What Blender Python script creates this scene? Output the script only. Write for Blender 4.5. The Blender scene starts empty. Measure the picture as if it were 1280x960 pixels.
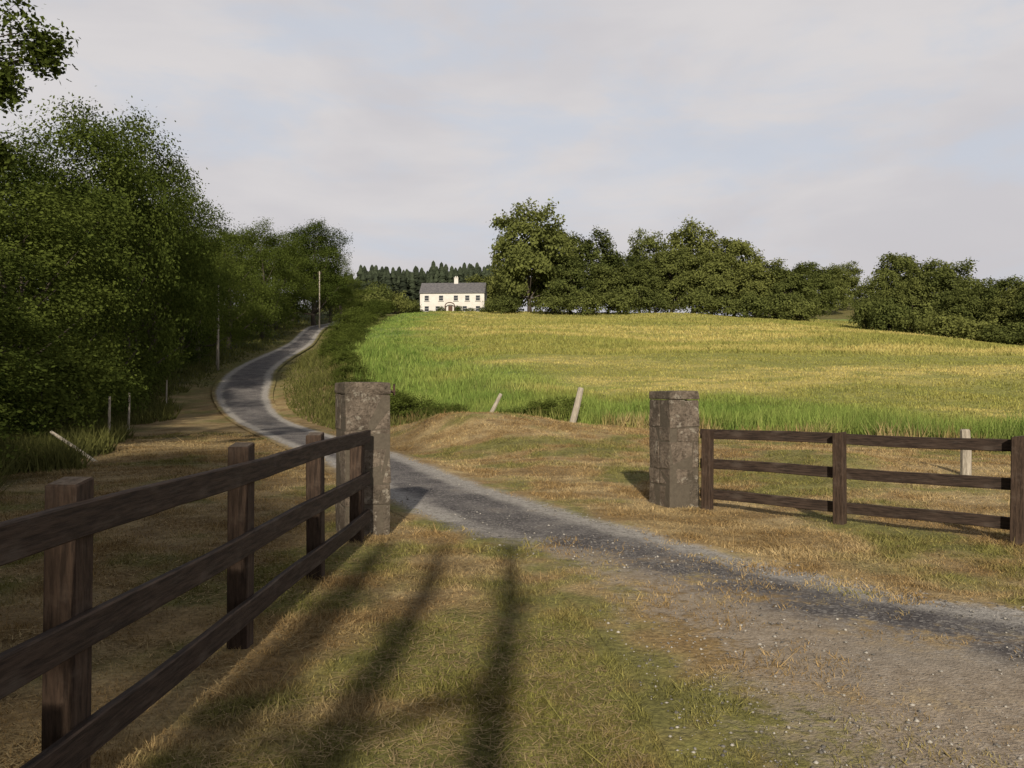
import bpy, math, random
import numpy as np
from mathutils import Vector, Matrix
random.seed(7)
R = np.random.RandomState(11)
C = bpy.context.scene.collection
sc = bpy.context.scene
sc.view_settings.view_transform='Standard'
sc.view_settings.look='None'
sc.view_settings.exposure=0

# ------------------------------------------------------------------ helpers
def ss(a,b,x):
    t=np.clip((x-a)/(b-a),0,1); return t*t*(3-2*t)
def hashn(i,j,s):
    v=np.sin(i*127.1+j*311.7+s*74.7)*43758.5453
    return v-np.floor(v)
def vnoise(x,y,s=0):
    x=np.asarray(x,float); y=np.asarray(y,float)
    i=np.floor(x); j=np.floor(y); u=x-i; v=y-j
    u=u*u*(3-2*u); v=v*v*(3-2*v)
    a=hashn(i,j,s); b=hashn(i+1,j,s); c=hashn(i,j+1,s); d=hashn(i+1,j+1,s)
    return (a*(1-u)+b*u)*(1-v)+(c*(1-u)+d*u)*v
def fbm(x,y,s=0,o=4,g=.55):
    t=0;a=1;n=0
    for k in range(o):
        t=t+a*vnoise(x*2**k+k*17.3,y*2**k-k*9.1,s+k); n+=a; a*=g
    return t/n
def sdist(poly,x,y):
    P=np.array(poly,float); Q=np.roll(P,-1,axis=0)
    shp=np.shape(x); x=np.ravel(x).astype(float); y=np.ravel(y).astype(float)
    best=np.full(x.shape,1e18); ins=np.zeros(x.shape,bool)
    for (ax,ay),(bx,by) in zip(P,Q):
        dx,dy=bx-ax,by-ay
        t=np.clip(((x-ax)*dx+(y-ay)*dy)/(dx*dx+dy*dy+1e-12),0,1)
        d=(x-ax-t*dx)**2+(y-ay-t*dy)**2
        best=np.minimum(best,d)
        if ay!=by:
            c=((ay>y)!=(by>y)) & (x < (bx-ax)*(y-ay)/(by-ay)+ax)
            ins^=c
    d=np.sqrt(best); d[ins]*=-1
    return d.reshape(shp)

# ------------------------------------------------------------------ layout
PAIRS=[((-2,-14),(16,-16)),((.2,-4),(13,-4)),((.6,0),(10,0)),((.62,2.2),(7,2.8)),((.62,3.6),(4.9,4.4)),
((.45,5.4),(3.5,5.6)),((0,6.8),(2.7,6.9)),((-.7,8.2),(1.85,8.1)),((-1.55,9.9),(.95,9.7)),((-2.6,12.3),(-.3,12.6)),
((-3.9,15.8),(-1.3,15.2)),((-6.0,20.5),(-3.0,19.5)),((-9,27),(-6.1,26)),((-12.6,34.5),(-9.4,33)),((-15.4,41),(-11.8,39.5)),
((-17.2,46.5),(-13.6,46)),((-18.9,53),(-15.5,53)),((-20.6,63),(-17.4,63)),((-22.8,80),(-20.0,80)),((-27,110),(-24.4,110)),
((-29,150),(-26.6,150)),((-26,179),(-24,176)),((-16,184),(-16,181))]
def catmull(P,n):
    P=np.array(P,float); out=[]
    for k in range(len(P)-1):
        p0=P[max(k-1,0)];p1=P[k];p2=P[k+1];p3=P[min(k+2,len(P)-1)]
        for i in range(n):
            t=i/n
            out.append(.5*((2*p1)+(-p0+p2)*t+(2*p0-5*p1+4*p2-p3)*t*t+(-p0+3*p1-3*p2+p3)*t**3))
    out.append(P[-1]); return np.array(out)
LE=catmull([p[0] for p in PAIRS],8); RE=catmull([p[1] for p in PAIRS],8)
ROADP=np.vstack([LE,RE[::-1]])
FIELD=[(-4.2,27.5),(-1,26.5),(5,25),(8,20.5),(14,17),(30,13),(300,8),(300,235),(95,215),(40,196),(-20,192),(-22,185),(-23,150),
(-20.5,110),(-16.5,82),(-13.5,62),(-11.0,50),(-8.5,42),(-6.2,34)]
WOOD=[(-7.9,4),(-8.2,12),(-10,18),(-14.0,30),(-17.4,40),(-19.4,48),(-21.0,55),(-22.5,66),(-24,80),(-28.3,110),(-30.5,150),(-30,186),(-24,200),(-24,330),(-500,330),(-500,-60),(-14,-60)]
def ROADSD(x,y): return sdist(ROADP,x,y)
def terrain(x,y):
    x=np.asarray(x,float); y=np.asarray(y,float)
    w=ss(-9,1,x)
    on=32*(1-w)+26*w; sl=.125*(1-w)+.120*w
    t=y-on; k=3.0
    ramp=np.where(t/k>30,t,k*np.log1p(np.exp(np.clip(t/k,-40,30))))
    z=sl*ramp
    cap=19.9+ .012*np.maximum(0,y-190)
    d=(cap-z)/1.2
    z=cap-1.2*np.where(d>30,d,np.log1p(np.exp(np.clip(d,-40,30))))
    fx=6*np.log1p(np.exp(np.clip((x-50)/6,-30,30)))
    z=z-.15*np.minimum(fx,60)*ss(20,100,y)*(1-.85*ss(150,210,y))
    z=z+10*np.exp(-((x-112)/42)**2-((y-275)/42)**2)
    z=z+.04*np.clip(-x-20,0,60)
    sd=ROADSD(x,y)
    off=ss(.2,2.6,sd)
    z=z+.62*np.exp(-((x+1.3)/3.2)**2-((y-22.3)/3.4)**2)*off
    z=z+.28*np.exp(-((x-5.6)/1.6)**2-((y-14.5)/2.0)**2)*off
    z=z+.22*np.exp(-((x-1.5)/5)**2-((y-19)/4.0)**2)*off
    z=z+.5*off*ss(34,44,y)*ss(-24,-12,x)*(1-ss(-9,-5,x))
    z=z+(vnoise(x*.35,y*.35,1)-.5)*.14*ss(10,20,y)*off+(vnoise(x*.06,y*.05,2)-.5)*1.1*ss(40,90,y)
    z=z+(vnoise(x*1.3,y*1.3,3)-.5)*.045*off+(vnoise(x*3.1,y*3.1,13)-.5)*.018*off*(1-ss(15,30,y))
    z=z-.07*ss(1.2,2.4,x)*ss(5,7,y)*(1-ss(12,15,y))
    return z
def tz(x,y): return float(terrain(np.array([x]),np.array([y]))[0])

# ------------------------------------------------------------------ ground colour, sampled in the plan of the land
def lerp(a,b,f): return a*(1-f[...,None])+b*f[...,None]
def A(*c): return np.array(c,float)
def base_color(x,y):
    sdf=sdist(FIELD,x,y); sdw=sdist(WOOD,x,y); sdr=ROADSD(x,y)
    big=fbm(x*.45,y*.45,40,3); mid=fbm(x*1.6,y*1.6,50,4); fin=fbm(x*7,y*7,60,3)
    one=np.ones(np.shape(x)+(1,))
    dry=lerp(A(.31,.215,.098)*one,A(.49,.375,.195)*one,ss(.3,.7,mid))
    dry=lerp(dry,A(.55,.44,.25)*one,ss(.55,.75,fbm(x*.9+4,y*2.4,120,3))*.5)
    green=lerp(A(.14,.15,.038)*one,A(.25,.25,.072)*one,ss(.3,.7,fin))
    g=.5*big+.5*mid
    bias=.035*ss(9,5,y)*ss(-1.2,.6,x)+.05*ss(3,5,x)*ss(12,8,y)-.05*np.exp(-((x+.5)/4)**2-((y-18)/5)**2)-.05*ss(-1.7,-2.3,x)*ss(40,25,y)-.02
    gm=ss(.46,.60,g+bias)*.85
    lawn=lerp(dry,green,gm)
    lawn=lerp(lawn,A(.19,.125,.06)*one,ss(.52,.78,fin)*.5)
    lawn=lawn*(1-.28*ss(-1.5,-2.6,x)*ss(40,28,y))[...,None]  # left verge darkened in the colour itself, standing in for tree shade
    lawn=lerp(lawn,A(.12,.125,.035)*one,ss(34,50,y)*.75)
    fn=fbm(x*.045,y*.15,70,4); f2=fbm(x*.5,y*1.1,80,3)
    fld=lerp(A(.31,.30,.085)*one,A(.49,.42,.15)*one,ss(.36,.62,fn))
    fld=lerp(fld,A(.24,.255,.072)*one,ss(.42,.68,f2)*.7)
    fld=lerp(fld,A(.27,.28,.075)*one,ss(.5,.7,fbm(x*.03+9,y*.09,130,3))*.55)
    fld=lerp(fld,A(.31,.30,.09)*one,ss(120,185,y)*.6)
    nf=lerp(A(.15,.225,.05)*one,A(.24,.31,.075)*one,ss(.35,.65,f2))
    nf=lerp(nf,A(.32,.31,.12)*one,ss(.55,.78,mid)*.35)
    dep=-sdf+(fbm(x*.2,y*.2,9,2)-.5)*10
    n=(vnoise(x*.9,y*.9,5)-.5)*1.2
    fld=lerp(fld,nf,ss(13,4,dep))
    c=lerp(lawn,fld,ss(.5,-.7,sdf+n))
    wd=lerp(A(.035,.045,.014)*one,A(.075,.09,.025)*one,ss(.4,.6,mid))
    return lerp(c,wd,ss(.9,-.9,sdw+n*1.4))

# ------------------------------------------------------------------ node helpers
class NT:
    def __init__(s,name):
        s.m=bpy.data.materials.new(name); s.m.use_nodes=True
        s.t=s.m.node_tree; s.t.nodes.clear()
        s.out=s.t.nodes.new('ShaderNodeOutputMaterial')
    def n(s,typ,**k):
        nd=s.t.nodes.new(typ)
        for a,b in k.items():
            if a.startswith('i_'):
                key=a[2:]; key=int(key) if key.isdigit() else key.replace('_',' ')
                s.set(nd.inputs[key],b)
            else: setattr(nd,a,b)
        return nd
    def set(s,inp,v):
        if isinstance(v,bpy.types.NodeSocket): s.t.links.new(v,inp)
        else:
            if isinstance(v,(tuple,list)) and len(v)==3 and inp.type=='RGBA': v=(*v,1)
            inp.default_value=v
    def mix(s,f,a,b,blend='MIX'):
        nd=s.t.nodes.new('ShaderNodeMix'); nd.data_type='RGBA'; nd.blend_type=blend
        s.set(nd.inputs[0],f); s.set(nd.inputs[6],a); s.set(nd.inputs[7],b); return nd.outputs[2]
    def math(s,op,a,b=0.0,c=0.0,clamp=False):
        nd=s.t.nodes.new('ShaderNodeMath'); nd.operation=op; nd.use_clamp=clamp
        s.set(nd.inputs[0],a); s.set(nd.inputs[1],b)
        if op in('MULTIPLY_ADD',): s.set(nd.inputs[2],c)
        return nd.outputs[0]
    def noise(s,vec,scale,detail=4,rough=.6,dist=0):
        nd=s.t.nodes.new('ShaderNodeTexNoise'); s.set(nd.inputs['Vector'],vec)
        nd.inputs['Scale'].default_value=scale; nd.inputs['Detail'].default_value=detail
        nd.inputs['Roughness'].default_value=rough; nd.inputs['Distortion'].default_value=dist
        return nd.outputs['Fac']
    def rng(s,v,a,b,c=0.0,d=1.0):
        nd=s.t.nodes.new('ShaderNodeMapRange'); nd.interpolation_type='SMOOTHSTEP'
        s.set(nd.inputs[0],v); s.set(nd.inputs[1],a); s.set(nd.inputs[2],b); s.set(nd.inputs[3],c); s.set(nd.inputs[4],d)
        return nd.outputs[0]
    def attr(s,name,o='Fac'):
        return s.n('ShaderNodeAttribute',attribute_name=name).outputs[o]
    def grey(s,v): return s.n('ShaderNodeCombineColor',i_0=v,i_1=v,i_2=v).outputs[0]
    def pos(s): return s.n('ShaderNodeNewGeometry').outputs['Position']
    def mapv(s,v,sc=(1,1,1)):
        nd=s.t.nodes.new('ShaderNodeMapping'); s.set(nd.inputs[0],v); nd.inputs['Scale'].default_value=sc; return nd.outputs[0]
    def bsdf(s,col,rough=.9,bump=None,bs=.5,bd=.02,spec=.2):
        b=s.n('ShaderNodeBsdfPrincipled'); s.set(b.inputs['Base Color'],col); s.set(b.inputs['Roughness'],rough)
        b.inputs['Specular IOR Level'].default_value=spec
        if bump is not None:
            bp=s.n('ShaderNodeBump'); bp.inputs['Strength'].default_value=bs; bp.inputs['Distance'].default_value=bd
            s.set(bp.inputs['Height'],bump); s.t.links.new(bp.outputs[0],b.inputs['Normal'])
        s.t.links.new(b.outputs[0],s.out.inputs[0]); return b
    def leafshade(s,c,tr_=.25):
        d=s.n('ShaderNodeBsdfDiffuse'); s.set(d.inputs[0],c)
        tr=s.n('ShaderNodeBsdfTranslucent'); s.set(tr.inputs[0],c)
        mx=s.n('ShaderNodeMixShader',i_0=tr_); s.t.links.new(d.outputs[0],mx.inputs[1]); s.t.links.new(tr.outputs[0],mx.inputs[2])
        s.t.links.new(mx.outputs[0],s.out.inputs[0])
def soilmod(s,c,p):
    f1=s.noise(p,26,4,.75); f2=s.noise(p,2.6,4,.7)
    c=s.mix(1.0,c,s.grey(s.math('MULTIPLY_ADD',s.rng(f1,.25,.75),.75,.50)),'MULTIPLY')
    c=s.mix(1.0,c,s.grey(s.math('MULTIPLY_ADD',s.rng(f2,.3,.7),.35,.85)),'MULTIPLY')
    return c,f1,f2
s=NT('ground_grass'); p=s.pos(); c,f1,f2=soilmod(s,s.attr('col','Color'),p)
s.bsdf(c,.95,s.math('ADD',f1,s.math('MULTIPLY',f2,1.5)),.8,.03); M_GROUND=s.m
s=NT('grass_blades'); c=s.attr('col','Color'); c=s.mix(1.0,c,s.grey(s.attr('tone')),'MULTIPLY'); s.leafshade(c,.22); M_BLADE=s.m
# road
s=NT('road_gravel'); p=s.pos()
vor=s.n('ShaderNodeTexVoronoi',i_Scale=52.0); s.set(vor.inputs['Vector'],p)
vc=s.n('ShaderNodeSeparateColor'); s.t.links.new(vor.outputs['Color'],vc.inputs[0])
n1=s.noise(p,1.6,5,.65); n2=s.noise(p,9,5,.7); n3=s.noise(p,75,3,.75); n0=s.noise(p,.5,3,.5)
gc,f1,f2=soilmod(s,s.attr('col','Color'),p)
grey=s.mix(s.rng(n1,.35,.65),(.085,.079,.082),(.175,.165,.163))
lt=s.mix(s.rng(n2,.35,.65),(.29,.275,.255),(.45,.43,.40))
tk=s.math('ADD',s.attr('track'),s.math('MULTIPLY',s.math('SUBTRACT',n1,.5),1.0))
g=s.mix(s.rng(tk,.15,.95),grey,lt)
g=s.mix(s.math('MULTIPLY',s.rng(n1,.55,.75),.35),g,(.26,.21,.15))
g=s.mix(s.math('MULTIPLY',s.rng(vc.outputs[0],.6,1.0),.45),g,(.48,.46,.43))
g=s.mix(s.math('MULTIPLY',s.rng(vc.outputs[1],.6,1.0),.45),g,(.06,.055,.055))
dirt=s.mix(s.rng(n2,.35,.65),(.27,.22,.165),(.42,.355,.28))
dirt=s.mix(s.rng(n3,.48,.7,0,.6),dirt,(.21,.175,.135))
dirt=s.mix(s.rng(n0,.45,.65,0,.5),dirt,(.30,.275,.24))
dirt=s.mix(s.math('MULTIPLY',s.rng(vc.outputs[0],.8,1.0),.3),dirt,(.50,.47,.43))
df=s.rng(s.math('ADD',s.attr('dirt'),s.math('MULTIPLY',s.math('SUBTRACT',n1,.5),1.3)),.2,.9)
g=s.mix(df,g,dirt)
tu=s.math('ADD',s.math('MULTIPLY',n1,.55),s.math('MULTIPLY',n2,.45))
g=s.mix(s.math('MULTIPLY',s.attr('tuft'),s.rng(tu,.49,.60)),g,gc)
e=s.math('ADD',s.attr('edge'),s.math('MULTIPLY',s.math('SUBTRACT',tu,.5),s.attr('ragged')))
ef=s.math('MULTIPLY',s.rng(e,.10,.42),s.rng(s.attr('edge'),.0,.06))
g=s.mix(ef,gc,g)
h=s.math('ADD',s.math('MULTIPLY',vor.outputs['Distance'],.5),s.math('ADD',n3,s.math('MULTIPLY',n2,.8)))
h2=s.math('ADD',f1,s.math('MULTIPLY',f2,1.5))
h=s.math('ADD',s.math('MULTIPLY',h,ef),s.math('MULTIPLY',s.math('MULTIPLY',h2,1.8),s.math('SUBTRACT',1.0,ef)))
s.bsdf(g,.95,h,.7,.016); M_ROAD=s.m

def leaf_mat(name,c1,c2,c3,tr=.25):
    s=NT(name); t=s.attr('tone')
    oi=s.n('ShaderNodeObjectInfo').outputs['Random']
    c=s.mix(t,c1,c2); c=s.mix(s.math('MULTIPLY',oi,.55),c,c3)
    c=s.mix(1.0,c,s.grey(s.math('MULTIPLY_ADD',oi,.5,.75)),'MULTIPLY')
    s.leafshade(c,tr); return s.m
M_LEAF=leaf_mat('leaf_green',(.030,.050,.012),(.115,.150,.032),(.105,.125,.027))
M_LEAFFAR=leaf_mat('leaf_far',(.060,.080,.026),(.175,.205,.060),(.18,.185,.055))
M_DARKLEAF=leaf_mat('leaf_conifer',(.045,.058,.040),(.07,.088,.055),(.07,.088,.052),.1)  # grey-green lift in the leaf colour stands in for distance haze
M_ROUGH=leaf_mat('rough_green',(.045,.058,.018),(.16,.17,.05),(.16,.145,.055))
s=NT('bark'); p=s.n('ShaderNodeTexCoord').outputs['Object']; n=s.noise(s.mapv(p,(6,6,1.2)),3,5,.7)
s.bsdf(s.mix(s.rng(n,.3,.7),(.045,.037,.03),(.13,.11,.09)),.9,n,.8,.05); M_BARK=s.m
s=NT('dark_timber'); p=s.n('ShaderNodeTexCoord').outputs['Object']; n=s.noise(s.mapv(p,(14,14,1.6)),4,5,.7); n2=s.noise(p,5,4,.7)
cc=s.mix(s.rng(n,.3,.7),(.024,.016,.012),(.078,.052,.037)); cc=s.mix(s.rng(n2,.5,.75,0,.5),cc,(.13,.10,.08))
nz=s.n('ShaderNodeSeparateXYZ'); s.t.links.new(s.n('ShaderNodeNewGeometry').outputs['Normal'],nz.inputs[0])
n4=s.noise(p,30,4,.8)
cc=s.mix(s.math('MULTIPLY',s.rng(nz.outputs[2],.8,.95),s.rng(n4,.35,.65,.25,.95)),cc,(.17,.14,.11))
s.bsdf(cc,.8,n,.7,.006); M_POST=s.m
s=NT('dark_rail_timber'); p=s.n('ShaderNodeTexCoord').outputs['Object']; n=s.noise(s.mapv(p,(1.2,14,14)),4,5,.7); n2=s.noise(s.mapv(p,(1,3,3)),3,4,.7)
cc=s.mix(s.rng(n,.3,.7),(.018,.013,.011),(.068,.047,.036)); cc=s.mix(s.rng(n2,.5,.75,0,.5),cc,(.11,.09,.075))
s.bsdf(cc,.75,n,.7,.006); M_RAIL=s.m
s=NT('weathered_grey_timber'); p=s.n('ShaderNodeTexCoord').outputs['Object']; n=s.noise(s.mapv(p,(12,12,1.5)),4,5,.7)
s.bsdf(s.mix(s.rng(n,.3,.7),(.24,.21,.17),(.46,.42,.35)),.85,n,.7,.006); M_OLD=s.m
s=NT('pillar_stone'); p=s.n('ShaderNodeTexCoord').outputs['Object']; n=s.noise(p,4.5,6,.75,.4); n2=s.noise(p,26,5,.75); n3=s.noise(s.mapv(p,(1,1,.5)),2.6,4,.6)
cc=s.mix(s.rng(n,.35,.65),(.115,.092,.072),(.26,.215,.17)); cc=s.mix(s.rng(n2,.47,.66,0,.75),cc,(.055,.045,.036))
cc=s.mix(s.rng(n3,.48,.62,0,.6),cc,(.085,.075,.058)); cc=s.mix(s.rng(s.noise(p,11,4,.7),.56,.66,0,.7),cc,(.38,.35,.29))
s.bsdf(cc,.92,s.math('ADD',n,n2),1.0,.04); M_STONE=s.m
s=NT('mortar_dark'); p=s.n('ShaderNodeTexCoord').outputs['Object']; n=s.noise(p,20,4,.7)
s.bsdf(s.mix(n,(.06,.05,.04),(.15,.13,.10)),.95,n,.8,.02); M_MORTAR=s.m
def plain(name,c1,c2,sc=3,rough=.85,bs=.2,spec=.2):
    s=NT(name); p=s.n('ShaderNodeTexCoord').outputs['Object']; n=s.noise(p,sc,4,.6)
    s.bsdf(s.mix(s.rng(n,.3,.7),c1,c2),rough,n,bs,.02,spec); return s.m
M_WHITE=plain('white_render',(.60,.58,.54),(.70,.68,.64),.8)
M_SLATE=plain('slate',(.10,.10,.11),(.17,.165,.17),2.5,.6)
M_GLASS=plain('window_glass',(.02,.023,.03),(.04,.045,.05),2,.15,.0,.5)
M_FRAME=plain('window_paint',(.5,.5,.48),(.6,.6,.58),3)
M_SILL=plain('sill_stone',(.35,.34,.33),(.45,.44,.42),3)
M_DOOR=plain('door_paint',(.06,.03,.02),(.1,.05,.03),3,.5)
M_IRON=plain('rusty_iron',(.03,.02,.018),(.08,.05,.035),20,.6)
s=NT('pebble'); s.leafshade(s.mix(s.attr('tone'),(.12,.115,.11),(.46,.44,.40)),0.0); M_PEBBLE=s.m

# ------------------------------------------------------------------ mesh helpers
def mesh_np(name,V,F,mat,attrs=None,smooth=False,col=None):
    V=np.asarray(V,np.float32); F=np.asarray(F,np.int32); k=F.shape[1]
    me=bpy.data.meshes.new(name); me.vertices.add(len(V)); me.vertices.foreach_set('co',V.ravel())
    me.loops.add(F.size); me.loops.foreach_set('vertex_index',F.ravel())
    me.polygons.add(len(F)); me.polygons.foreach_set('loop_start',np.arange(0,F.size,k,dtype=np.int32))
    me.polygons.foreach_set('loop_total',np.full(len(F),k,np.int32))
    if smooth: me.polygons.foreach_set('use_smooth',np.ones(len(F),bool))
    for n,a in (attrs or {}).items():
        at=me.attributes.new(n,'FLOAT','POINT'); at.data.foreach_set('value',np.ascontiguousarray(a,np.float32).ravel())
    if col is not None:
        at=me.attributes.new('col','FLOAT_COLOR','POINT'); q=np.ones((len(V),4),np.float32); q[:,:3]=np.clip(col.reshape(-1,3),0,1); at.data.foreach_set('color',q.ravel())
    me.update(calc_edges=True); me.validate()
    if mat: me.materials.append(mat)
    return me
def obj(name,me,parent=None,loc=(0,0,0),rot=(0,0,0),**kw):
    o=bpy.data.objects.new(name,me); C.objects.link(o); o.location=loc; o.rotation_euler=rot
    if parent: o.parent=parent
    for k,v in kw.items(): o[k]=v
    return o
class MB:
    def __init__(s): s.v=[]; s.f=[]
    def box(s,c,d,rz=0,jit=0,rx=0):
        M=Matrix.Translation(c)@Matrix.Rotation(rz,4,'Z')@Matrix.Rotation(rx,4,'X'); b=len(s.v)
        for sx in(-.5,.5):
            for sy in(-.5,.5):
                for sz in(-.5,.5):
                    q=M@Vector((sx*d[0],sy*d[1],sz*d[2]))
                    s.v.append((q.x+random.uniform(-jit,jit),q.y+random.uniform(-jit,jit),q.z+random.uniform(-jit,jit)))
        for f in((0,1,3,2),(4,6,7,5),(0,4,5,1),(2,3,7,6),(0,2,6,4),(1,5,7,3)): s.f.append(tuple(b+i for i in f))
    def tube(s,P,rad,n=8,cap=True):
        P=[Vector(p) for p in P]; b=len(s.v)
        for i,p in enumerate(P):
            t=(P[min(i+1,len(P)-1)]-P[max(i-1,0)]).normalized()
            u=t.cross(Vector((.31,.95,.02))).normalized(); w=t.cross(u)
            for k in range(n):
                a=2*math.pi*k/n; q=p+(u*math.cos(a)+w*math.sin(a))*rad[i]; s.v.append(tuple(q))
        for i in range(len(P)-1):
            for k in range(n):
                s.f.append((b+i*n+k,b+i*n+(k+1)%n,b+(i+1)*n+(k+1)%n,b+(i+1)*n+k))
        if cap:
            s.f.append(tuple(b+k for k in range(n))); s.f.append(tuple(b+(len(P)-1)*n+k for k in reversed(range(n))))
    def mesh(s,name,mat,bevel=0,seg=1,smooth=False):
        me=bpy.data.meshes.new(name); me.from_pydata(s.v,[],s.f); me.update()
        import bmesh
        bm=bmesh.new(); bm.from_mesh(me); bmesh.ops.recalc_face_normals(bm,faces=bm.faces)
        if bevel>0: bmesh.ops.bevel(bm,geom=bm.edges[:],offset=bevel,segments=seg,affect='EDGES',profile=.6)
        if smooth:
            for f in bm.faces: f.smooth=True
        bm.to_mesh(me); bm.free(); me.materials.append(mat); return me

# ------------------------------------------------------------------ ground sheet
a=4.0
ux=np.linspace(-math.asinh(700/a),math.asinh(700/a),420); xs=a*np.sinh(ux)
uy=np.linspace(-math.asinh(90/a),math.asinh(1100/a),480); ys=9+a*np.sinh(uy)
X,Y=np.meshgrid(xs,ys); Z=terrain(X,Y)
sd=ROADSD(X,Y); Z=Z-.10*ss(-.15,-.6,sd)
nx,ny=len(xs),len(ys); idx=np.arange(nx*ny).reshape(ny,nx)
F=np.stack([idx[:-1,:-1],idx[:-1,1:],idx[1:,1:],idx[1:,:-1]],-1).reshape(-1,4)
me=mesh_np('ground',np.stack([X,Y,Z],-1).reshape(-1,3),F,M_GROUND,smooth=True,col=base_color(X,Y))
obj('ground',me,kind='structure',label='dry mown verge and rising yellow-green meadow hillside',category='ground')

# road
nc=40; T=np.linspace(0,1,nc)
LE2=catmull([p[0] for p in PAIRS],24); RE2=catmull([p[1] for p in PAIRS],24)
X=LE2[:,None,0]*(1-T)+RE2[:,None,0]*T; Y=LE2[:,None,1]*(1-T)+RE2[:,None,1]*T
Z=terrain(X,Y)+.004+.0016*np.maximum(0,Y-8)
wid=np.hypot(LE2[:,0]-RE2[:,0],LE2[:,1]-RE2[:,1])[:,None]
dR=(1-T)[None,:]*wid
def bump(v,c,s): return np.exp(-((v-c)/s)**2)
tr=np.where(Y>9, np.maximum(bump(T[None,:]*wid,.45,.34),bump(dR,.45,.34)), np.maximum(bump(dR,.45,.42),bump(dR,2.0,.4)*.6))
Z=Z-.010*tr*ss(.0,.5,np.minimum(T[None,:]*wid,dR))
dirt=ss(.9,2.4,dR)*ss(9.5,6.0,Y)
tuft=np.clip(ss(2.2,3.6,dR)*ss(7.5,5,Y)*.85+ss(7.8,6.4,Y)*ss(4.0,5.0,Y)*bump(dR,1.6,.5),0,1)
rag=.55+1.6*ss(8.5,5,Y)
edge=np.where(Y<8, T[None,:]*wid*.45, np.minimum(T[None,:]*wid,dR)); edge=np.minimum(edge,dR)
nr=X.shape[0]; idx=np.arange(nr*nc).reshape(nr,nc)
F=np.stack([idx[:-1,:-1],idx[:-1,1:],idx[1:,1:],idx[1:,:-1]],-1).reshape(-1,4)
me=mesh_np('road',np.stack([X,Y,Z],-1).reshape(-1,3),F,M_ROAD,{'edge':edge,'track':tr,'dirt':dirt,'tuft':tuft,'ragged':np.broadcast_to(rag,X.shape)},True,col=base_color(X,Y))
obj('road',me,kind='structure',label='grey gravel lane curving uphill through the gateway',category='road')

# ------------------------------------------------------------------ grass
def blades(name,x,y,h,wd,tone,lab,mat=M_BLADE,lean=.5,tint=None):
    n=len(x); z=terrain(x,y)
    an=R.rand(n)*2*np.pi; la=R.rand(n)*2*np.pi; lm=R.rand(n)*lean*h
    dx=np.cos(an)*wd/2; dy=np.sin(an)*wd/2
    a=np.stack([x-dx,y-dy,z-.008],-1); b=np.stack([x+dx,y+dy,z-.008],-1)
    c=np.stack([x+np.cos(la)*lm,y+np.sin(la)*lm,z+h],-1)
    V=np.stack([a,b,c],1).reshape(-1,3); F=np.arange(3*n).reshape(-1,3)
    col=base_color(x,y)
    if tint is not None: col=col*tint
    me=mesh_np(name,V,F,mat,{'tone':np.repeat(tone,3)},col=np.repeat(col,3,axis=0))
    return obj(name,me,kind='stuff',label=lab,category='grass')
def frustum(n,d0,d1,p,sl=.72,pad=.6):
    u=R.rand(n); q=1-p
    d=(d0**q+(d1**q-d0**q)*u)**(1/q) if abs(q)>1e-3 else d0*(d1/d0)**u
    x=(R.rand(n)*2-1)*(sl*d+pad); return x,d
x,y=frustum(520000,1.6,26,.75)
sd=ROADSD(x,y); sf=sdist(FIELD,x,y)
patch=fbm(x*1.7,y*1.7,21,3)
inroad=sd<0
lw=np.clip(-sd,0,9)
keep=(~inroad)|((y<8)&(R.rand(len(x))<.9*np.exp(-lw/.6))&(patch>.40)&(x<3))|((y<7)&(patch>.56)&(R.rand(len(x))<.16))|((y>=8)&(sd>-.35)&(R.rand(len(x))<.3))
keep&=(sf>-.3)
thin=fbm(x*2.3,y*2.3,77,3); keep&=(R.rand(len(x))<.35+1.1*ss(.35,.6,thin))
x=x[keep];y=y[keep];inroad=inroad[keep];thin=thin[keep]; n=len(x)
h=(.010+.020*R.rand(n))*(.7+.9*ss(.45,.7,thin))*(1+.035*y); h*=np.where(R.rand(n)<.012,2.6,1)
h*=np.where(inroad,.8,1)
wd=(.0030+.0035*R.rand(n))*(1+.17*y)
blades('grass',x,y,h,wd,.60+.85*R.rand(n),'short dry mown grass with green patches',lean=2.2)
x,y=frustum(80000,1.6,22,.9); sd=ROADSD(x,y); k=(sd>.1)&(sdist(FIELD,x,y)>.3)&(fbm(x*1.1,y*1.1,91,3)>.45); x=x[k];y=y[k]; n=len(x)
an=R.rand(n)*6.283; L=(.04+.07*R.rand(n))*(1+.03*y); z=terrain(x,y)+.006+.016*R.rand(n); w_=.0020*(1+.15*y)
ux_,uy_=np.cos(an),np.sin(an)
V=np.stack([np.stack([x-ux_*L/2-uy_*w_,y-uy_*L/2+ux_*w_,z],-1),np.stack([x-ux_*L/2+uy_*w_,y-uy_*L/2-ux_*w_,z],-1),np.stack([x+ux_*L/2,y+uy_*L/2,z+.012*R.rand(n)],-1)],1).reshape(-1,3)
cl_=np.array([.50,.39,.21])*(.5+.6*R.rand(n,1))
obj('hay',mesh_np('hay',V,np.arange(3*n).reshape(-1,3),M_BLADE,{'tone':np.ones(3*n)},col=np.repeat(cl_,3,axis=0)),kind='stuff',label='loose straw-coloured hay lying on the mown verge',category='hay')
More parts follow.
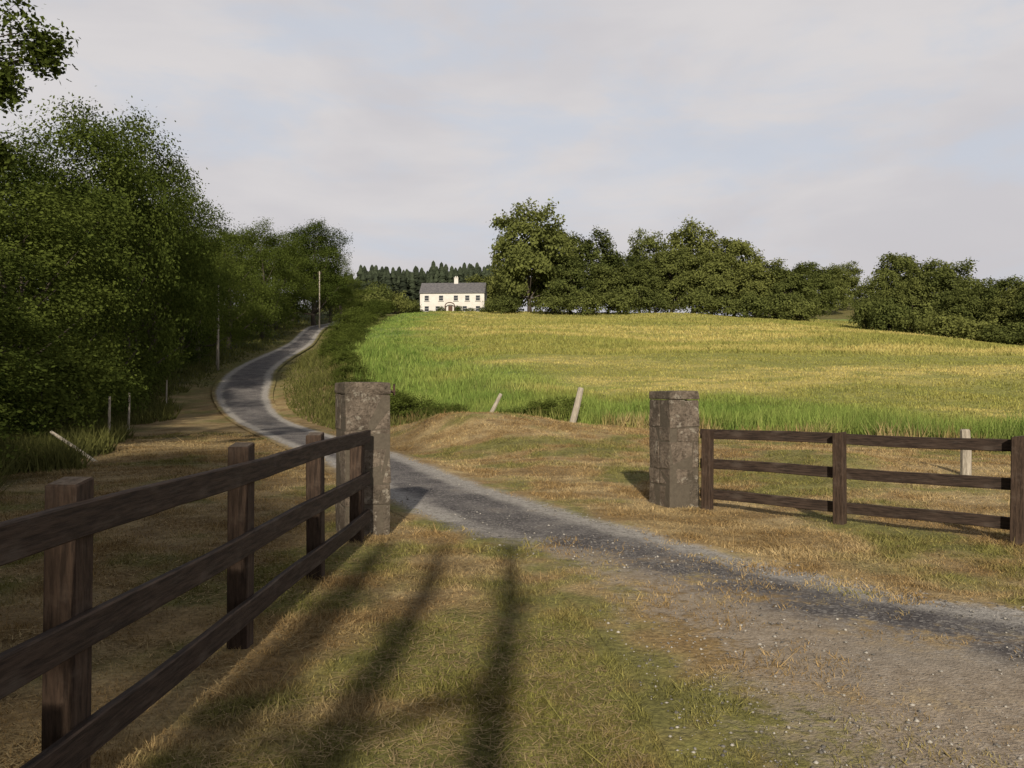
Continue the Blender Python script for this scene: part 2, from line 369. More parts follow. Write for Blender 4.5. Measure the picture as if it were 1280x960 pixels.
# tall field-edge grass
x,y=frustum(260000,15,75,1.3,.75,2)
sf=sdist(FIELD,x,y); k=(sf<.4+ (vnoise(x*1.3,y*1.3,4)-.5)*1.0); x=x[k];y=y[k];sf=sf[k]; n=len(x)
dep=ss(13,2,-sf)
h=(.10+.50*dep)*(.4+.8*R.rand(n))*(.35+1.1*vnoise(x*.7,y*.7,8)); wd=(.010+.0012*y)*(.6+.8*R.rand(n))
blades('meadow_grass',x,y,h,wd,.60+.75*R.rand(n),'tall green meadow grass along the field edge',lean=.8)
x,y=frustum(150000,60,194,.9,.72,2)
sf=sdist(FIELD,x,y); k=(sf<0); x=x[k];y=y[k]; n=len(x)
h=.12+.20*R.rand(n)*(.5+vnoise(x*.2,y*.2,8)); wd=.0016*y*(.6+.8*R.rand(n))
blades('hill_grass',x,y,h,wd,.75+.5*R.rand(n),'yellow flowering meadow grass on the hillside',lean=1.2)
x,y=frustum(330000,8,130,1.35,.72,1)
sf=sdist(FIELD,x,y); sr=ROADSD(x,y); sw=sdist(WOOD,x,y)
nn=vnoise(x*.6,y*.6,14)
ka=(sr>.5)&(sf>-1.5)&(sw>1.0)&(y>26+ (nn-.5)*5)&(x<-1.5)&(sf<6)&(x>-30)&(x>-10.5-.28*(y-35))
kb=(sw<.5+(nn-.5)*2.0)&(sw>-7)&(sr>.3)
kc=(sr>.25)&(y>44)&(sf>-1)&(R.rand(len(x))<.6)
k=ka|kb|kc; x=x[k];y=y[k];nn=nn[k];kb=kb[k];sr=sr[k]; n=len(x)
h=(.16+.45*R.rand(n))*(.4+1.0*nn)*np.clip(sr/1.6,.25,1); wd=(.014+.0013*y)*(.6+.8*R.rand(n))
blades('rough_grass',x,y,h,wd,R.rand(n)*.9,'rank green grass and weeds along the lane and wood',mat=M_ROUGH,lean=1.0)

# gravel stones
x,y=frustum(26000,1.8,14,.8); sd=ROADSD(x,y)
k=(sd<-.05)&(fbm(x*1.2,y*1.2,33,3)+.2*R.rand(len(x))>.50); x=x[k];y=y[k]
z=terrain(x,y)+.006; n=len(x); r=(.003+.010*R.rand(n)**4)*(1+.05*y)
oc=np.array([(1,0,0),(-1,0,0),(0,1,0),(0,-1,0),(0,0,1),(0,0,-1)],float)
V=oc[None]*r[:,None,None]*(.6+.7*R.rand(n,6,1)); V[:,:,2]*=.6; V+=np.stack([x,y,z],-1)[:,None]
fo=np.array([(0,2,4),(2,1,4),(1,3,4),(3,0,4),(2,0,5),(1,2,5),(3,1,5),(0,3,5)])
F=(fo[None]+6*np.arange(n)[:,None,None]).reshape(-1,3)
obj('gravel',mesh_np('gravel',V.reshape(-1,3),F,M_PEBBLE,{'tone':np.repeat(R.rand(n)**1.6,6)}),kind='stuff',label='loose grey gravel stones scattered over the lane',category='gravel')

# ------------------------------------------------------------------ trees
def leaves(centers,sig,n,size,rs,outc=None):
    m=len(centers); ci=rs.randint(0,m,n); ct=rs.rand(m)
    p=centers[ci]+rs.randn(n,3)*sig*np.array([1,1,.75])
    nrm=rs.randn(n,3)+np.array([0,0,.9])
    if outc is not None:
        o=p-outc; o/=np.linalg.norm(o,axis=1,keepdims=True)+1e-6; nrm+=o*1.2
    nrm/=np.linalg.norm(nrm,axis=1,keepdims=True)
    t=np.cross(nrm,rs.randn(n,3)); t/=np.linalg.norm(t,axis=1,keepdims=True)+1e-6
    b=np.cross(nrm,t); sz=size*(.6+.8*rs.rand(n))[:,None]
    V=np.stack([p-t*sz*.5,p+b*sz*.32,p+t*sz*.5,p-b*sz*.32],1).reshape(-1,3)
    F=np.arange(4*n).reshape(-1,4)
    tone=np.clip(.60*ct[ci]+.40*rs.rand(n),0,1)
    return V,F,np.repeat(tone,4)
def make_tree(name,H,Rad,base,nl,lsize,seed,mclump,trunk=True,sig=None,shell=.72,core=.80):
    rs=np.random.RandomState(seed); rd=random.Random(seed)
    ch=H-base; cc=np.array([0,0,base+ch*.5])
    blobs=[(0,0,base+ch*.48,Rad*core,ch*.47)]
    nb=rs.randint(13,18)
    for i in range(nb):
        a=i*2.399+rs.rand()*.8; u=(i+.5)/nb; zz=base+ch*(.08+.82*u)
        rr=Rad*(.74*math.sqrt(max(.05,1-((u-.36)/.70)**2)))*(.75+.4*rs.rand())
        br=Rad*(.28+.20*rs.rand()); blobs.append((rr*math.cos(a),rr*math.sin(a),zz,br,br*(.75+.3*rs.rand())))
    wts=np.array([b[3]**2 for b in blobs]); wts[0]*=.8; wts/=wts.sum(); cs=[]
    bi=rs.choice(len(blobs),mclump,p=wts)
    for i in bi:
        b=blobs[i]; d=rs.randn(3); d/=np.linalg.norm(d)
        if d[2]<-.4: d[2]*=-.6
        q=shell+(1.06-shell)*rs.rand()
        cs.append((b[0]+d[0]*b[3]*q,b[1]+d[1]*b[3]*q,b[2]+d[2]*b[4]*q))
    cs=np.array(cs); cs=cs[cs[:,2]>base*.55]
    V,F,t=leaves(cs,sig or Rad*.085,nl,lsize,rs,outc=cc)
    cm=mesh_np(name+'_crown',V,F,None,{'tone':t})
    tm=None
    if trunk:
        mb=MB(); r0=.022*H
        path=[(0,0,-.4)]; x=y=0
        for i in range(1,8):
            x+=rd.uniform(-.02,.02)*H; y+=rd.uniform(-.02,.02)*H; path.append((x,y,H*.78*i/7))
        rad=[r0*1.25]+[r0*(1-.125*i) for i in range(1,8)]
        mb.tube(path,rad,9)
        for b in blobs[1:]:
            zz=max(base*.6,b[2]-ch*.22); k=min(6,max(1,int(zz/(H*.78)*7))); s0=Vector(path[k])
            e=Vector((b[0],b[1],b[2]))*.93; e.z=b[2]*.97; m1=s0.lerp(e,.5)+Vector((rd.uniform(-.3,.3),rd.uniform(-.3,.3),-.3))
            mb.tube([s0,m1,e],[rad[k]*.45,rad[k]*.25,rad[k]*.08],6)
        tm=mb.mesh(name+'_trunk',M_BARK,smooth=True)
    return cm,tm,H,Rad
NEAR=[make_tree('near%d'%i,12,4.2,b,36000,.14,40+i,560) for i,b in enumerate((1.2,1.6,1.0))]
FAR=[make_tree('far%d'%i,20,8,.6,16000,.62,60+i,340,sig=.75,core=.9) for i in range(4)]
for v in NEAR: v[0].materials.append(M_LEAF)
for v in FAR: v[0].materials.append(M_LEAFFAR)
BUSH=[make_tree('bush%d'%i,3,2.0,.1,9000,.12,80+i,160,sig=.24) for i in range(3)]
FBUSH=[make_tree('fbush%d'%i,5,4.0,.1,3500,.45,90+i,120,sig=.5) for i in range(2)]
for v in BUSH: v[0].materials.append(M_LEAF)
for v in FBUSH: v[0].materials.append(M_LEAFFAR)
def tree(kind,var,x,y,H,Rad,label,group,name='tree',cat='tree',rz=None,z=None):
    cm,tm,h0,r0=kind[var%len(kind)]
    e=bpy.data.objects.new(name,None); C.objects.link(e); e.empty_display_size=.5
    e.location=(x,y,tz(x,y) if z is None else z); e.rotation_euler=(0,0,random.uniform(0,6.28) if rz is None else rz)
    e['label']=label; e['category']=cat
    if group: e['group']=group
    sc3=(Rad/r0,Rad/r0,H/h0)
    o=obj('trunk',tm,e); o.scale=sc3
    o=obj('crown',cm,e); o.scale=sc3
    return e
def P(px,d): return (px-640)*d/1000.
def Hz(row,d,x): return 1.5+(485-row)*d/1000.-tz(x,d)
GW='broadleaf trees of the wood beside the lane'
LW='leafy green broadleaf tree at the dark wood edge'
wood=[(-15.2,24,228,3.3),(-17.4,28.5,190,3.4),(-17.2,33,134,3.3),(-18.4,38.5,150,3.4),(-20.3,45,204,3.3),(-21.3,51,240,3.1),(-23.2,59,283,3.2),
(-25.2,71,286,3.8),(-26.3,84,280,3.8)]
for i,(x,y,row,r) in enumerate(wood):
    tree(NEAR,i,x,y,Hz(row,y,x)*1.02,r,LW,GW)
tree(NEAR,0,P(392,106),106,Hz(272,106,P(392,106)),4.8,'dark rounded oak overhanging the gravel lane',GW)
tree(NEAR,2,P(388,107),108,Hz(279,108,P(388,108)),4.4,'dark rounded oak overhanging the gravel lane',GW)
for i,(px,y,row,r) in enumerate([(345,96,290,4),(412,122,322,4.0),(428,138,345,4.5)]):
    tree(NEAR,i,P(px,y),y,Hz(row,y,P(px,y)),r,LW,GW)
back=[(-13.5,17.5,5.2,3.2),(-20.5,23,7.5,4),(-22.5,30,10.0,4.2),(-24,38,12.5,4.4),(-26,46,12,4.2),(-28,55,12,4.2),(-30,66,11,4.2),(-32,80,11,4.5),(-34,96,12,5),(-18.5,17,6,4),(-33,120,12,5)]
for i,(x,y,h,r) in enumerate(back): tree(NEAR,i+1,x,y,h,r,LW,GW)
for i,(x,y,h,r) in enumerate([(-8.2,-19,15.5,5.4),(-8.8,-28,20,5.8),(-17,-20,18,6.5),(-18,-32,23,7),(-28,-16,20,7),(-13,-6,9,4.2),(-15,1,9,3.8),(-22,-3,14,5),(-19,8,10,4.2),(-4.4,-27,17,2.9)]):
    tree(FAR if h>12 else NEAR,i,x,y,h,r,'tall broadleaf tree shading the mown verge',GW)
rs=np.random.RandomState(5)
def near_tree():
    e=bpy.data.objects.new('tree',None); C.objects.link(e); x0,y0=-10.6,11.5; e.location=(x0,y0,tz(x0,y0))
    e['label']='slender tree with a leafy branch hanging over the verge'; e['category']='tree'; e['group']=GW
    mb=MB(); mb.tube([(0,0,-.3),(.05,0,2),(.2,.05,4),(.3,0,6),(.35,0,8.5)],[.2,.17,.14,.09,.03],9)
    cs=[]
    tips=[(3.25,.3,6.75,.30),(2.85,.2,6.25,.28),(3.05,.3,5.95,.16),(2.5,.1,6.95,.3),(3.55,.5,6.5,.17),(2.5,0,5.85,.15),(2.95,.3,4.95,.13),(2.6,.2,4.8,.16),(1.2,0,7.6,.7),(.4,.4,8.3,.8),(-.6,.4,7.6,.9),(-1.2,-.4,6.4,1.0),(0,-.8,6.6,.9),(1.0,.5,5.9,.6),(.3,1,5.4,.7),(-.8,0,5.0,.7)]
    for (a,b,c,r) in tips:
        m=Vector((a*.45,b*.5,c-.5)); mb.tube([(.2,.03,max(3.2,c-1.8)),m,(a,b,c)],[.06,.035,.008],6)
        for k in range(7):
            q=Vector((a,b,c))+Vector((rs.randn(),rs.randn(),rs.randn()))*r*.6
            mb.tube([m.lerp(Vector((a,b,c)),.6),q],[.012,.003],4)
            for _ in range(3): cs.append(q+Vector((rs.randn(),rs.randn(),rs.randn()))*r*.35)
    V,F,t=leaves(np.array([tuple(c) for c in cs]),.12,14000,.075,rs)
    obj('trunk',mb.mesh('near_trunk',M_BARK,smooth=True),e)
    obj('crown',mesh_np('near_crown',V,F,M_LEAF,{'tone':t}),e)
near_tree()
for i,(x,y,H) in enumerate([(-.17,-3.4,4.95),(-.80,-3.2,4.85),(-1.36,-3.1,4.9)]):  # unseen bare trunks added behind the camera to throw shadows across the grass
    e=bpy.data.objects.new('sapling',None); C.objects.link(e); e.location=(x,y,tz(x,y))
    e['label']='unseen bare trunk with crossing limbs, added to cast grass shadows'; e['category']='tree'; e['group']='added shadow-casting trunks behind the camera'
    mb=MB(); rr=1.0 if i<2 else 1.35
    mb.tube([(0,0,-.3),(.03,0,1.5),(-.03,0,3.0),(.05,0,4.0),(0,0,H)],[.13*rr,.125*rr,.115*rr,.10*rr,.06],10)
    if i==0:
        L3=[(2.2,-.62,2.55,.06),(3.3,-.66,2.95,.06),(3.5,.3,4.2,.03),(4.0,-.4,4.5,.03),(1.9,-.6,1.65,.05)]
    elif i==1:
        L3=[(2.6,-.5,3.3,.05),(3.4,-.35,4.1,.035),(1.8,-.5,2.3,.05),(3.9,.25,4.5,.03),(3.0,-.6,2.7,.04)]
    else:
        L3=[(2.6,-.4,3.3,.05),(3.4,.35,4.1,.035),(1.8,.4,2.3,.05),(3.0,.5,2.7,.04)]
    for (z0,x1,z1,r) in L3: mb.tube([(0,0,z0),(x1*.5,0,(z0+z1)/2+.06),(x1,.1,z1)],[r,r*.8,r*.6],6)
    obj('trunk',mb.mesh('sapling_trunk',M_BARK,smooth=True),e)

GC='broadleaf trees along the crest of the field'
crest=[(662,252,176,8.2,0),(692,285,182,6.5,1),(742,290,182,6.8,2),(712,318,174,5.5,3),(775,318,186,6,1),(812,288,194,5.4,0),(866,279,192,7.4,2),(840,312,184,6.0,3),
(918,297,186,7.0,1),(890,312,180,6,0),(958,328,176,6.0,3),(990,332,172,5.2,2),(1016,328,200,5,1),(1056,328,250,5.5,0),(640,300,190,5,3),(760,332,176,5.0,2),(945,340,200,7,1),(980,345,230,8,2),(800,328,176,5.0,2),(605,345,230,6,1),(1035,335,240,6,2)]
for i,(px,row,d,r,v) in enumerate(crest):
    x=P(px,d); tree(FAR,v,x,d,Hz(row,d,x),r,'large dark beech tree standing above the meadow' if i==0 else 'rounded broadleaf tree on the field crest',GC)
GR='trees in the field boundary hedge'
for i,(px,row,d,r) in enumerate([(1094,345,130,3.2),(1125,316,131,4.4),(1160,326,126,4.2),(1192,330,120,4.2),(1222,348,115,3.6),(1252,348,111,3.6),(1284,352,106,3.8),(1318,350,101,4),(1140,350,122,3.5),(1210,362,112,3.4),(1262,368,106,3.2),(1104,362,125,3.0),(1350,345,98,4)]):
    x=P(px,d); tree(FAR,i,x,d,Hz(row,d,x),r,'bushy green tree in the field boundary hedge',GR)
GB='bushes at the field edges'
for i,(px,row,d,r) in enumerate([(632,372,172,3.5),(690,370,170,4),(730,368,170,4),(775,366,170,4),(820,368,172,4),(870,364,172,3.5),(905,372,172,4),(940,370,170,4),(975,370,166,4.5),(1003,376,162,4.0),
 (455,365,168,4),(474,357,172,3),(492,368,176,3.4),(512,376,182,2.5),(440,378,160,3.5),(425,372,150,3.5),(618,374,184,2.5),(1112,380,120,3),(1150,388,115,3),(1185,394,110,3),(1220,402,105,3),(1255,408,101,3),(1285,412,97,3),(1088,375,124,2.6)]):
    x=P(px,d); tree(FBUSH,i,x,d,max(1.5,Hz(row,d,x)),r,'low rounded green bush at the field edge',GB,'bush','bush')
GV='bushes along the lane and wood edge'
vb=[(-10.2,13.5,1.6,1.5),(-12.2,17.5,2.0,1.7),(-12.6,21.5,2.4,1.9),(-14.6,26,2.6,2),(-16.6,31,2.8,2.1),(-18.0,36,2.8,2.0),(-19.7,42,2.8,2.0),(-21.5,48,2.6,1.9),(-23.0,55,2.6,1.9),(-24.4,63,2.8,2.0),(-25.6,72,3.0,2.1),(-27,82,3.2,2.3),(-28.8,93,3.6,2.4),(-30.7,106,4,2.6),(-9.3,9.5,1.4,1.3),
 (-15.8,20,3.2,2),(-18,26,3.4,2.3),(-20,33,3.6,2.3),(-22,40,4,2.5),(-24,47,4,2.5),
 (-14.0,64,1.3,1.5),(-15.5,73,1.6,1.7),(-17.0,82,1.9,1.9),(-18.6,92,2.1,2.2),(-20.2,103,2.4,2.4),(-22,115,2.6,2.6),(-23,130,2.8,2.8),(-24.5,146,3,3),(-12.2,56,1.1,1.3),
 (-10.2,48.5,1.0,1.2),(-7.6,38.5,.9,1.1),(-5.2,31,.95,1.2),(-3.6,28,.9,1.1),(-2.2,27.2,.6,.8),(-8.7,43,.8,1.1),(1.4,26.6,.75,1.0),(.2,26.7,.5,.7),(-6.4,34,.8,1.0),(-4.4,29.4,1.0,1.0)]
for i,(x,y,h,r) in enumerate(vb):
    tree(BUSH,i,x,y,h,r,'tangled green bramble bush beside the lane',GV,'bush','bush')

def spruce(seed):
    rs=np.random.RandomState(seed); n=3800; H=20.
    u=rs.rand(n)**.9; z=.8+(H-1.0)*u; rmax=(1-u)**.75*4.2+.10; rmax*=1+.22*np.sin(u*50+rs.rand()*6)
    a=rs.rand(n)*6.283; r=rmax*(.35+.70*rs.rand(n))
    p0=np.stack([np.cos(a)*r*.3,np.sin(a)*r*.3,z+.5],-1); p1=np.stack([np.cos(a)*r,np.sin(a)*r,z-.28*r],-1)
    t=np.stack([-np.sin(a),np.cos(a),a*0],-1)*(.36)
    V=np.stack([p0,p1-t,p1+t],1).reshape(-1,3); F=np.arange(3*n).reshape(-1,3)
    mb=MB(); mb.tube([(0,0,-.4),(0,0,10),(0,0,H)],[.3,.18,.04],6); b=len(V)
    tv=np.array(mb.v); tf=[]
    for f in mb.f:
        for k in range(1,len(f)-1): tf.append((f[0]+b,f[k]+b,f[k+1]+b))
    V=np.vstack([V,tv]); F=np.vstack([F,np.array(tf)])
    tone=np.concatenate([np.repeat(rs.rand(n),3),np.zeros(len(tv))])
    return mesh_np('spruce%d'%seed,V,F,M_DARKLEAF,{'tone':tone})
SP=[spruce(i) for i in range(3)]
for i in range(148):
    j=i//37; px=418+ (i%37)*5.9+random.uniform(-4,4); d=240+ j*13+random.uniform(-6,6); x=P(px,d)
    row=336+random.uniform(-5,6)-(3 if px>540 else 0)+ (8 if px<450 else 0)+(2-j)*2
    o=obj('spruce_tree',SP[i%3],loc=(x,d,tz(x,d)),rot=(0,0,random.uniform(0,6)))
    H=Hz(row,d,x); o.scale=(H/20*1.25,H/20*1.25,H/20)
    o['label']='dark conical spruce in the plantation behind the farmhouse'; o['category']='tree'; o['group']='spruce plantation trees'

# ------------------------------------------------------------------ gate pillars
def pillar(x,y,zb,rz,label,H=1.56,w=.47,hinge=None):
    e=bpy.data.objects.new('gate_pillar',None); C.objects.link(e); e.location=(x,y,zb); e.rotation_euler=(0,0,rz)
    e['label']=label; e['category']='pillar'; e['group']='stone pillars of the gateway'
    mb=MB(); z=-.25; hs=[.50,.19,.33,.17,.33]; tot=sum(hs); k=(H-.12+.25)/tot
    core=MB(); core.box((0,0,(H-.12)/2-.12),(w-.014,w-.014,H-.12+.2))
    for i,hh in enumerate(hs):
        hh*=k
        cut=[.2,-.12,.28,-.25,.02][i]
        for (o_,f_) in (((-.5+cut)/2,.5+cut),((.5+cut)/2,.5-cut)):
            for (fy) in (-.25,.25):
                mb.box((o_*w,fy*w+random.uniform(-.007,.007),z+hh/2+random.uniform(-.006,.006)),(f_*w-.006+random.uniform(-.006,.004),w*.5-.006,hh-.010),jit=.010)
        z+=hh
    me=mb.mesh('pillar_shaft',M_STONE,bevel=.010,seg=2)
    obj('shaft',me,e)
    obj('mortar_core',core.mesh('pillar_core',M_MORTAR),e)
    cp=MB(); cp.box((0,0,H-.062),(w+.008,w+.008,.12),jit=.012); obj('cap',cp.mesh('pillar_cap',M_STONE,bevel=.018,seg=2),e)
    if hinge:
        hb=MB(); hb.tube([(w/2-.03,0,H-.10),(w/2+.11,0,H-.10)],[.015,.015],8); hb.tube([(w/2+.10,0,H-.14),(w/2+.10,0,H-.02)],[.012,.012],8)
        obj('hinge',hb.mesh('hinge',M_IRON),e)
    return e
pillar(-1.55,8.3,tz(-1.55,8.3)-.0,math.radians(24),'weathered stone block gate pillar joined to a timber fence in shade',1.56,hinge=1)
pillar(2.15,10.62,tz(2.15,10.62),math.radians(24),'sunlit weathered stone block gate pillar beside the gravel lane',1.53)

# ------------------------------------------------------------------ fences
def rail_mesh(name,L,hgt=.125,th=.04,seed=0,n=24):
    rs=np.random.RandomState(seed); V=[];F=[]
    for i in range(n+1):
        x=L*i/n; dz=.006*math.sin(i*.6+seed)+rs.uniform(-.002,.002); dy=rs.uniform(-.003,.003); hh=hgt*(1+rs.uniform(-.03,.03)); c=.006
        for (y,z) in [(-th/2,-hh/2+c),(-th/2,hh/2-c),(-th/2+c,hh/2),(th/2-c,hh/2),(th/2,hh/2-c),(th/2,-hh/2+c),(th/2-c,-hh/2),(-th/2+c,-hh/2)]: V.append((x,y+dy,z+dz))
    for i in range(n):
        for k in range(8): F.append((i*8+k,i*8+(k+1)%8,(i+1)*8+(k+1)%8,(i+1)*8+k))
    F.append(tuple(range(8))[::-1]); F.append(tuple(n*8+k for k in range(8)))
    me=bpy.data.meshes.new(name); me.from_pydata(V,[],F); me.materials.append(M_RAIL); me.update(); return me
def post_mesh(h,w=.12,d=.12,mat=M_POST):
    mb=MB(); mb.box((0,0,(h-.3)/2),(w,d,h+.3)); me=mb.mesh('post',mat,bevel=.007,seg=1)
    for v in me.vertices:
        if v.co.z>h-.1: v.co.z+=.02*(v.co.x/w)
        v.co.x+=.004*math.sin(v.co.z*7)
    return me
def fence(p0,p1,posts,zr,railside,label,z0):
    p0=Vector(p0);p1=Vector(p1); dv=p1-p0; L=dv.length; ang=math.atan2(dv.y,dv.x)
    e=bpy.data.objects.new('wooden_fence',None); C.objects.link(e); e.location=(p0.x,p0.y,z0); e.rotation_euler=(0,0,ang)
    e['label']=label; e['category']='fence'; e['group']='dark timber fences of the gateway'
    for i,z in enumerate(zr):
        obj('rail',rail_mesh('rail',L,seed=i+int(L*3)),e,(0,railside*.082,z),(random.uniform(-.01,.01),random.uniform(-.002,.002),0))
    for i,(t,h) in enumerate(posts):
        obj('post',post_mesh(h),e,(t,0,0),(random.uniform(-.015,.015),random.uniform(-.015,.015),random.uniform(-.05,.05)))
    return e
def lx(d): return -1.70+.024*d
fence((lx(.6),.6),(lx(7.95),7.95),[(.45,1.14),(2.33,1.16),(4.08,1.17),(5.72,1.14),(7.2,1.06)],[1.02,.62,.22],-1,'dark brown three-rail timber fence ending at the stone pillar',0.0)
fence((2.42,10.42),(6.6,6.55),[(.14,1.02),(1.83,1.05),(3.58,1.08),(5.3,1.08)],[.97,.58,.18],1,'dark brown three-rail timber fence on sunlit dry grass',-.06)

def oldpost(x,y,h,r,rx,ry,label,cat='post',name='fence_post',gr='weathered posts of the old field fence'):
    mb=MB(); mb.tube([(0,0,-.25),(.01,0,h*.5),(0,.01,h*.97),(0,.01,h)],[r*1.05,r,r*.9,r*.7],8)
    me=mb.mesh('old_post',M_OLD); return obj(name,me,loc=(x,y,tz(x,y)),rot=(rx,ry,0),label=label,category=cat,group=gr)
oldpost(P(607,25.5),25.5,1.05,.065,0,math.radians(28),'weathered grey post leaning heavily at the meadow edge')
oldpost(P(715,24.3),24.3,1.15,.10,0,math.radians(14),'pale squared post leaning at the meadow edge')
oldpost(P(1207,13.4),13.4,.78,.085,0,0,'short pale post standing behind the timber fence')
oldpost(P(118,16.5),16.5,1.1,.035,0,math.radians(-56),'thin pale stake fallen sideways at the wood edge')
for (px,y) in [(160,27),(207,36),(135,22),(270,57)]:
    oldpost(P(px,y),y,1.25,.035,.03,.04,'thin grey stake at the wood edge')
for (x,y,h) in [(P(272,54),54,5.8),(P(399,99),99,7.2)]:
    e=bpy.data.objects.new('utility_pole',None); C.objects.link(e); e.location=(x,y,tz(x,y)); e['label']='slim grey wooden utility pole beside the lane'; e['category']='pole'; e['group']='utility poles by the lane'
    mb=MB(); mb.tube([(0,0,-.4),(0,0,h*.5),(0,0,h)],[.09,.08,.07],10); obj('shaft',mb.mesh('pole_shaft',M_OLD,smooth=True),e)
    mb=MB(); mb.tube([(-.25,0,h-.25),(.25,0,h-.25)],[.03,.03],6); mb.tube([(-.2,0,h-.22),(-.2,0,h-.08)],[.04,.03],6); mb.tube([(.2,0,h-.22),(.2,0,h-.08)],[.04,.03],6); obj('insulator_bracket',mb.mesh('bracket',M_IRON),e)

# ------------------------------------------------------------------ farmhouse
hx,hy=P(565,188),188.
e=bpy.data.objects.new('farmhouse',None); C.objects.link(e); e.location=(hx,hy,tz(hx,hy-3)+.1); e.rotation_euler=(0,0,math.radians(-3))
e['label']='white two-storey farmhouse with grey slate roof on the hill'; e['category']='house'
W,D,HH,RH=15.2,6.6,5.2,2.5
mb=MB(); mb.v=[(-W/2,0,-1),(W/2,0,-1),(W/2,D,-1),(-W/2,D,-1),(-W/2,0,HH),(W/2,0,HH),(W/2,D,HH),(-W/2,D,HH),(-W/2,D/2,HH+RH-.1),(W/2,D/2,HH+RH-.1)]
mb.f=[(0,1,5,4),(2,3,7,6),(1,2,6,9,5),(3,0,4,8,7),(4,5,9,8),(6,7,8,9),(0,3,2,1)]
obj('wall',mb.mesh('house_wall',M_WHITE),e)
mb=MB(); th=.16; o_=.3
sl=RH/(D/2)
for sgn in (-1,1):
    ye=D/2+sgn*(D/2+o_); ze=HH-o_*sl+.06
    b=len(mb.v); zt=HH+RH+.06
    for xx in(-W/2-.15,W/2+.15):
        mb.v+= [(xx,ye,ze),(xx,D/2,zt),(xx,D/2,zt+th),(xx,ye,ze+th)]
    mb.f+=[(b,b+1,b+2,b+3),(b+4,b+7,b+6,b+5),(b,b+4,b+5,b+1),(b+3,b+2,b+6,b+7),(b,b+3,b+7,b+4),(b+1,b+5,b+6,b+2)]
rf=obj('roof',mb.mesh('house_roof',M_SLATE),e)
mb=MB(); mb.box((.6,D/2,HH+RH+.55),(.95,.7,1.5)); mb.box((.6,D/2,HH+RH+1.36),(1.1,.85,.12)); mb.tube([(.4,D/2,HH+RH+1.4),(.4,D/2,HH+RH+1.8)],[.13,.11],8); mb.tube([(.8,D/2,HH+RH+1.4),(.8,D/2,HH+RH+1.8)],[.13,.11],8)
obj('chimney',mb.mesh('chimney',M_WHITE),rf)
pane=MB(); pane.box((0,-.01,0),(1.0,.06,1.15)); paneM=pane.mesh('pane',M_GLASS)
fr=MB()
for (cx,cz,dx,dz) in [(-.52,0,.08,1.3),(.52,0,.08,1.3),(0,.61,.96,.08),(0,-.61,.96,.08),(0,0,.96,.06)]: fr.box((cx,-.03,cz),(dx,.10,dz))
frM=fr.mesh('frame',M_FRAME); si=MB(); si.box((0,-.08,-.72),(1.3,.2,.1)); siM=si.mesh('sill',M_SILL)
for (x,z) in [(-6.0,3.9),(-2.6,3.9),(.9,3.9),(3.6,3.9),(6.1,3.9),(-6.0,1.4),(-3.4,1.4),(3.0,1.4),(6.1,1.4)]:
    w_=obj('window',paneM,e,(x,-.02,z)); obj('frame',frM,w_); obj('sill',siM,w_)
d_=MB(); d_.box((0,0,1.05),(1.0,.08,2.1)); dd=obj('door',d_.mesh('door',M_DOOR,bevel=.01),e,(-.4,-.05,0))
hd=MB(); hd.tube([(.35,-.05,1.05),(.35,-.12,1.05),(.45,-.12,1.05)],[.02,.02,.02],6); obj('handle',hd.mesh('handle',M_IRON),dd)
mb=MB(); n=12
mb.box((-1.5,-.6,1.0),(.22,1.2,2.0)); mb.box((.7,-.6,1.0),(.22,1.2,2.0))
for i in range(n):
    mb.tube([(-.4+1.1*math.cos(math.pi*i/n),-1.1,2+.75*math.sin(math.pi*i/n)),(-.4+1.1*math.cos(math.pi*(i+1)/n),-1.1,2+.75*math.sin(math.pi*(i+1)/n))],[.12,.12],6)
obj('porch',mb.mesh('porch',M_DOOR),e)
for i,(x,h,r) in enumerate([(-7.4,1.2,1.2),(-4.8,.9,1.1),(-2.4,1.6,1.1),(1.6,1.6,1.1),(4.4,1.0,1.2),(7.6,1.3,1.3)]):
    tree(BUSH,i,hx+x,hy-1.8,h,r,'small garden shrub against the white farmhouse','shrubs in front of the farmhouse','shrub','shrub',z=tz(hx+x,hy-1.8)+.1)

# ------------------------------------------------------------------ light
EL=24.
sun=bpy.data.lights.new('sun','SUN'); sun.energy=4.6; sun.angle=math.radians(1.1); sun.color=(1,.88,.71)
so=bpy.data.objects.new('sun',sun); C.objects.link(so)
so.rotation_euler=Vector((.012,math.cos(math.radians(EL)),-math.sin(math.radians(EL)))).to_track_quat('-Z','Y').to_euler()
so.location=(0,-20,20)
w=bpy.data.worlds.new('World'); sc.world=w; w.use_nodes=True; nt=w.node_tree; nt.nodes.clear()
def N(t,**k):
    n=nt.nodes.new(t)
    for a_,b_ in k.items(): setattr(n,a_,b_)
    return n
L_=nt.links.new
out=N('ShaderNodeOutputWorld'); bg=N('ShaderNodeBackground'); bg.inputs[1].default_value=.1; L_(bg.outputs[0],out.inputs[0])
sky=N('ShaderNodeTexSky',sky_type='NISHITA'); sky.sun_disc=False; sky.sun_elevation=math.radians(EL); sky.sun_rotation=math.radians(180)
sky.air_density=1.0; sky.dust_density=1.5
tc=N('ShaderNodeTexCoord'); sp=N('ShaderNodeSeparateXYZ'); L_(tc.outputs['Generated'],sp.inputs[0])
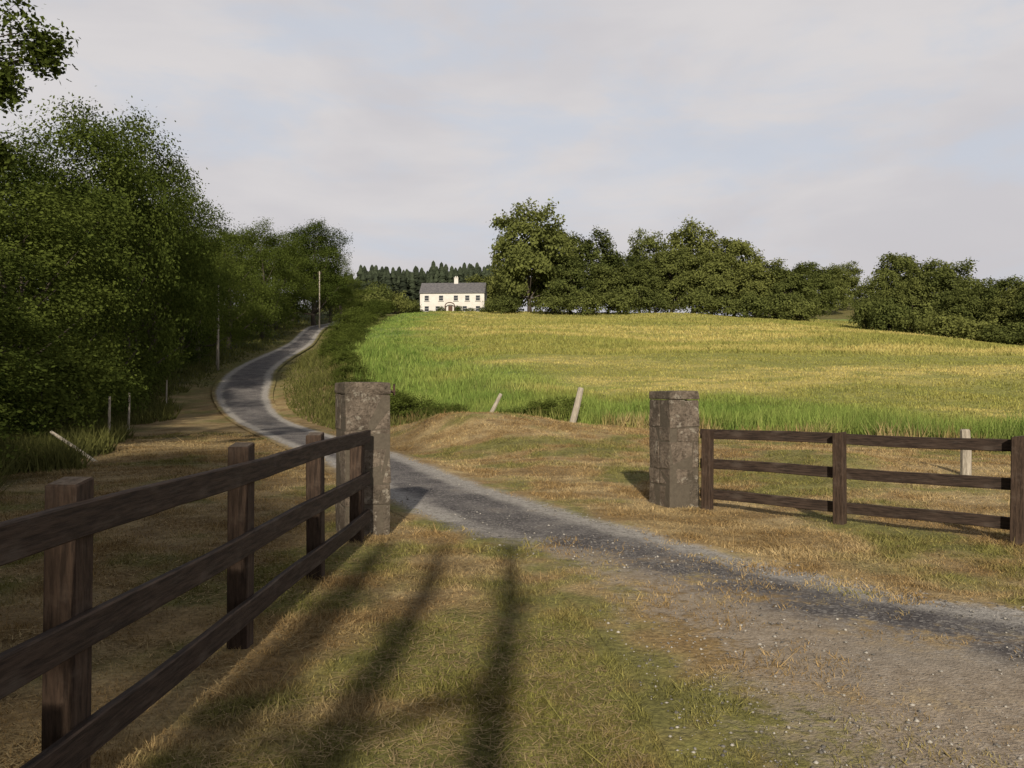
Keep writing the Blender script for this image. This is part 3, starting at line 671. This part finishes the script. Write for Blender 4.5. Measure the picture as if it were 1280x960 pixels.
mp=N('ShaderNodeMapping'); mp.inputs['Scale'].default_value=(1,1,2.8); L_(tc.outputs['Generated'],mp.inputs[0])
def noi(sc_,de,ro,dist=0):
    n=N('ShaderNodeTexNoise'); n.inputs['Scale'].default_value=sc_; n.inputs['Detail'].default_value=de; n.inputs['Roughness'].default_value=ro; n.inputs['Distortion'].default_value=dist; L_(mp.outputs[0],n.inputs['Vector']); return n.outputs['Fac']
def mr(v,a_,b_,c_,d_):
    n=N('ShaderNodeMapRange',interpolation_type='SMOOTHSTEP'); L_(v,n.inputs[0])
    for i,q in enumerate((a_,b_,c_,d_)): n.inputs[i+1].default_value=q
    return n.outputs[0]
def mixc(f,a_,b_,bl='MIX'):
    n=N('ShaderNodeMix',data_type='RGBA',blend_type=bl)
    for s_,v_ in ((n.inputs[0],f),(n.inputs[6],a_),(n.inputs[7],b_)):
        if isinstance(v_,bpy.types.NodeSocket): L_(v_,s_)
        else: s_.default_value=v_ if not isinstance(v_,tuple) else (*v_,1)
    return n.outputs[2]
n1=noi(2.6,5,.55,.3)
cl=mixc(mr(n1,.35,.65,0,1),(6.0,5.85,6.1),(6.9,6.65,6.7))
blue=mixc(.90,sky.outputs[0],(5.9,6.4,7.3))
c_=mixc(mr(noi(3.8,5,.6,.3),.32,.54,.35,1.0),blue,cl)
low=mr(sp.outputs[2],.0,.25,0.0,1.0)
c_=mixc(low,mixc(.6,c_,(5.6,5.3,5.4)),c_)
fall=mr(sp.outputs[2],.45,.75,1.0,.25)
cb=N('ShaderNodeCombineColor'); [L_(fall,cb.inputs[i]) for i in range(3)]
c_=mixc(1.0,c_,cb.outputs[0],'MULTIPLY')
L_(c_,bg.inputs[0])

# ------------------------------------------------------------------ camera
cam=bpy.data.cameras.new('camera'); cam.lens=28.1; cam.sensor_width=36; cam.clip_end=5000; cam.clip_start=.05
co=bpy.data.objects.new('camera',cam); C.objects.link(co); co.location=(0,0,1.5); co.rotation_euler=(math.radians(90.29),0,0)
sc.camera=co
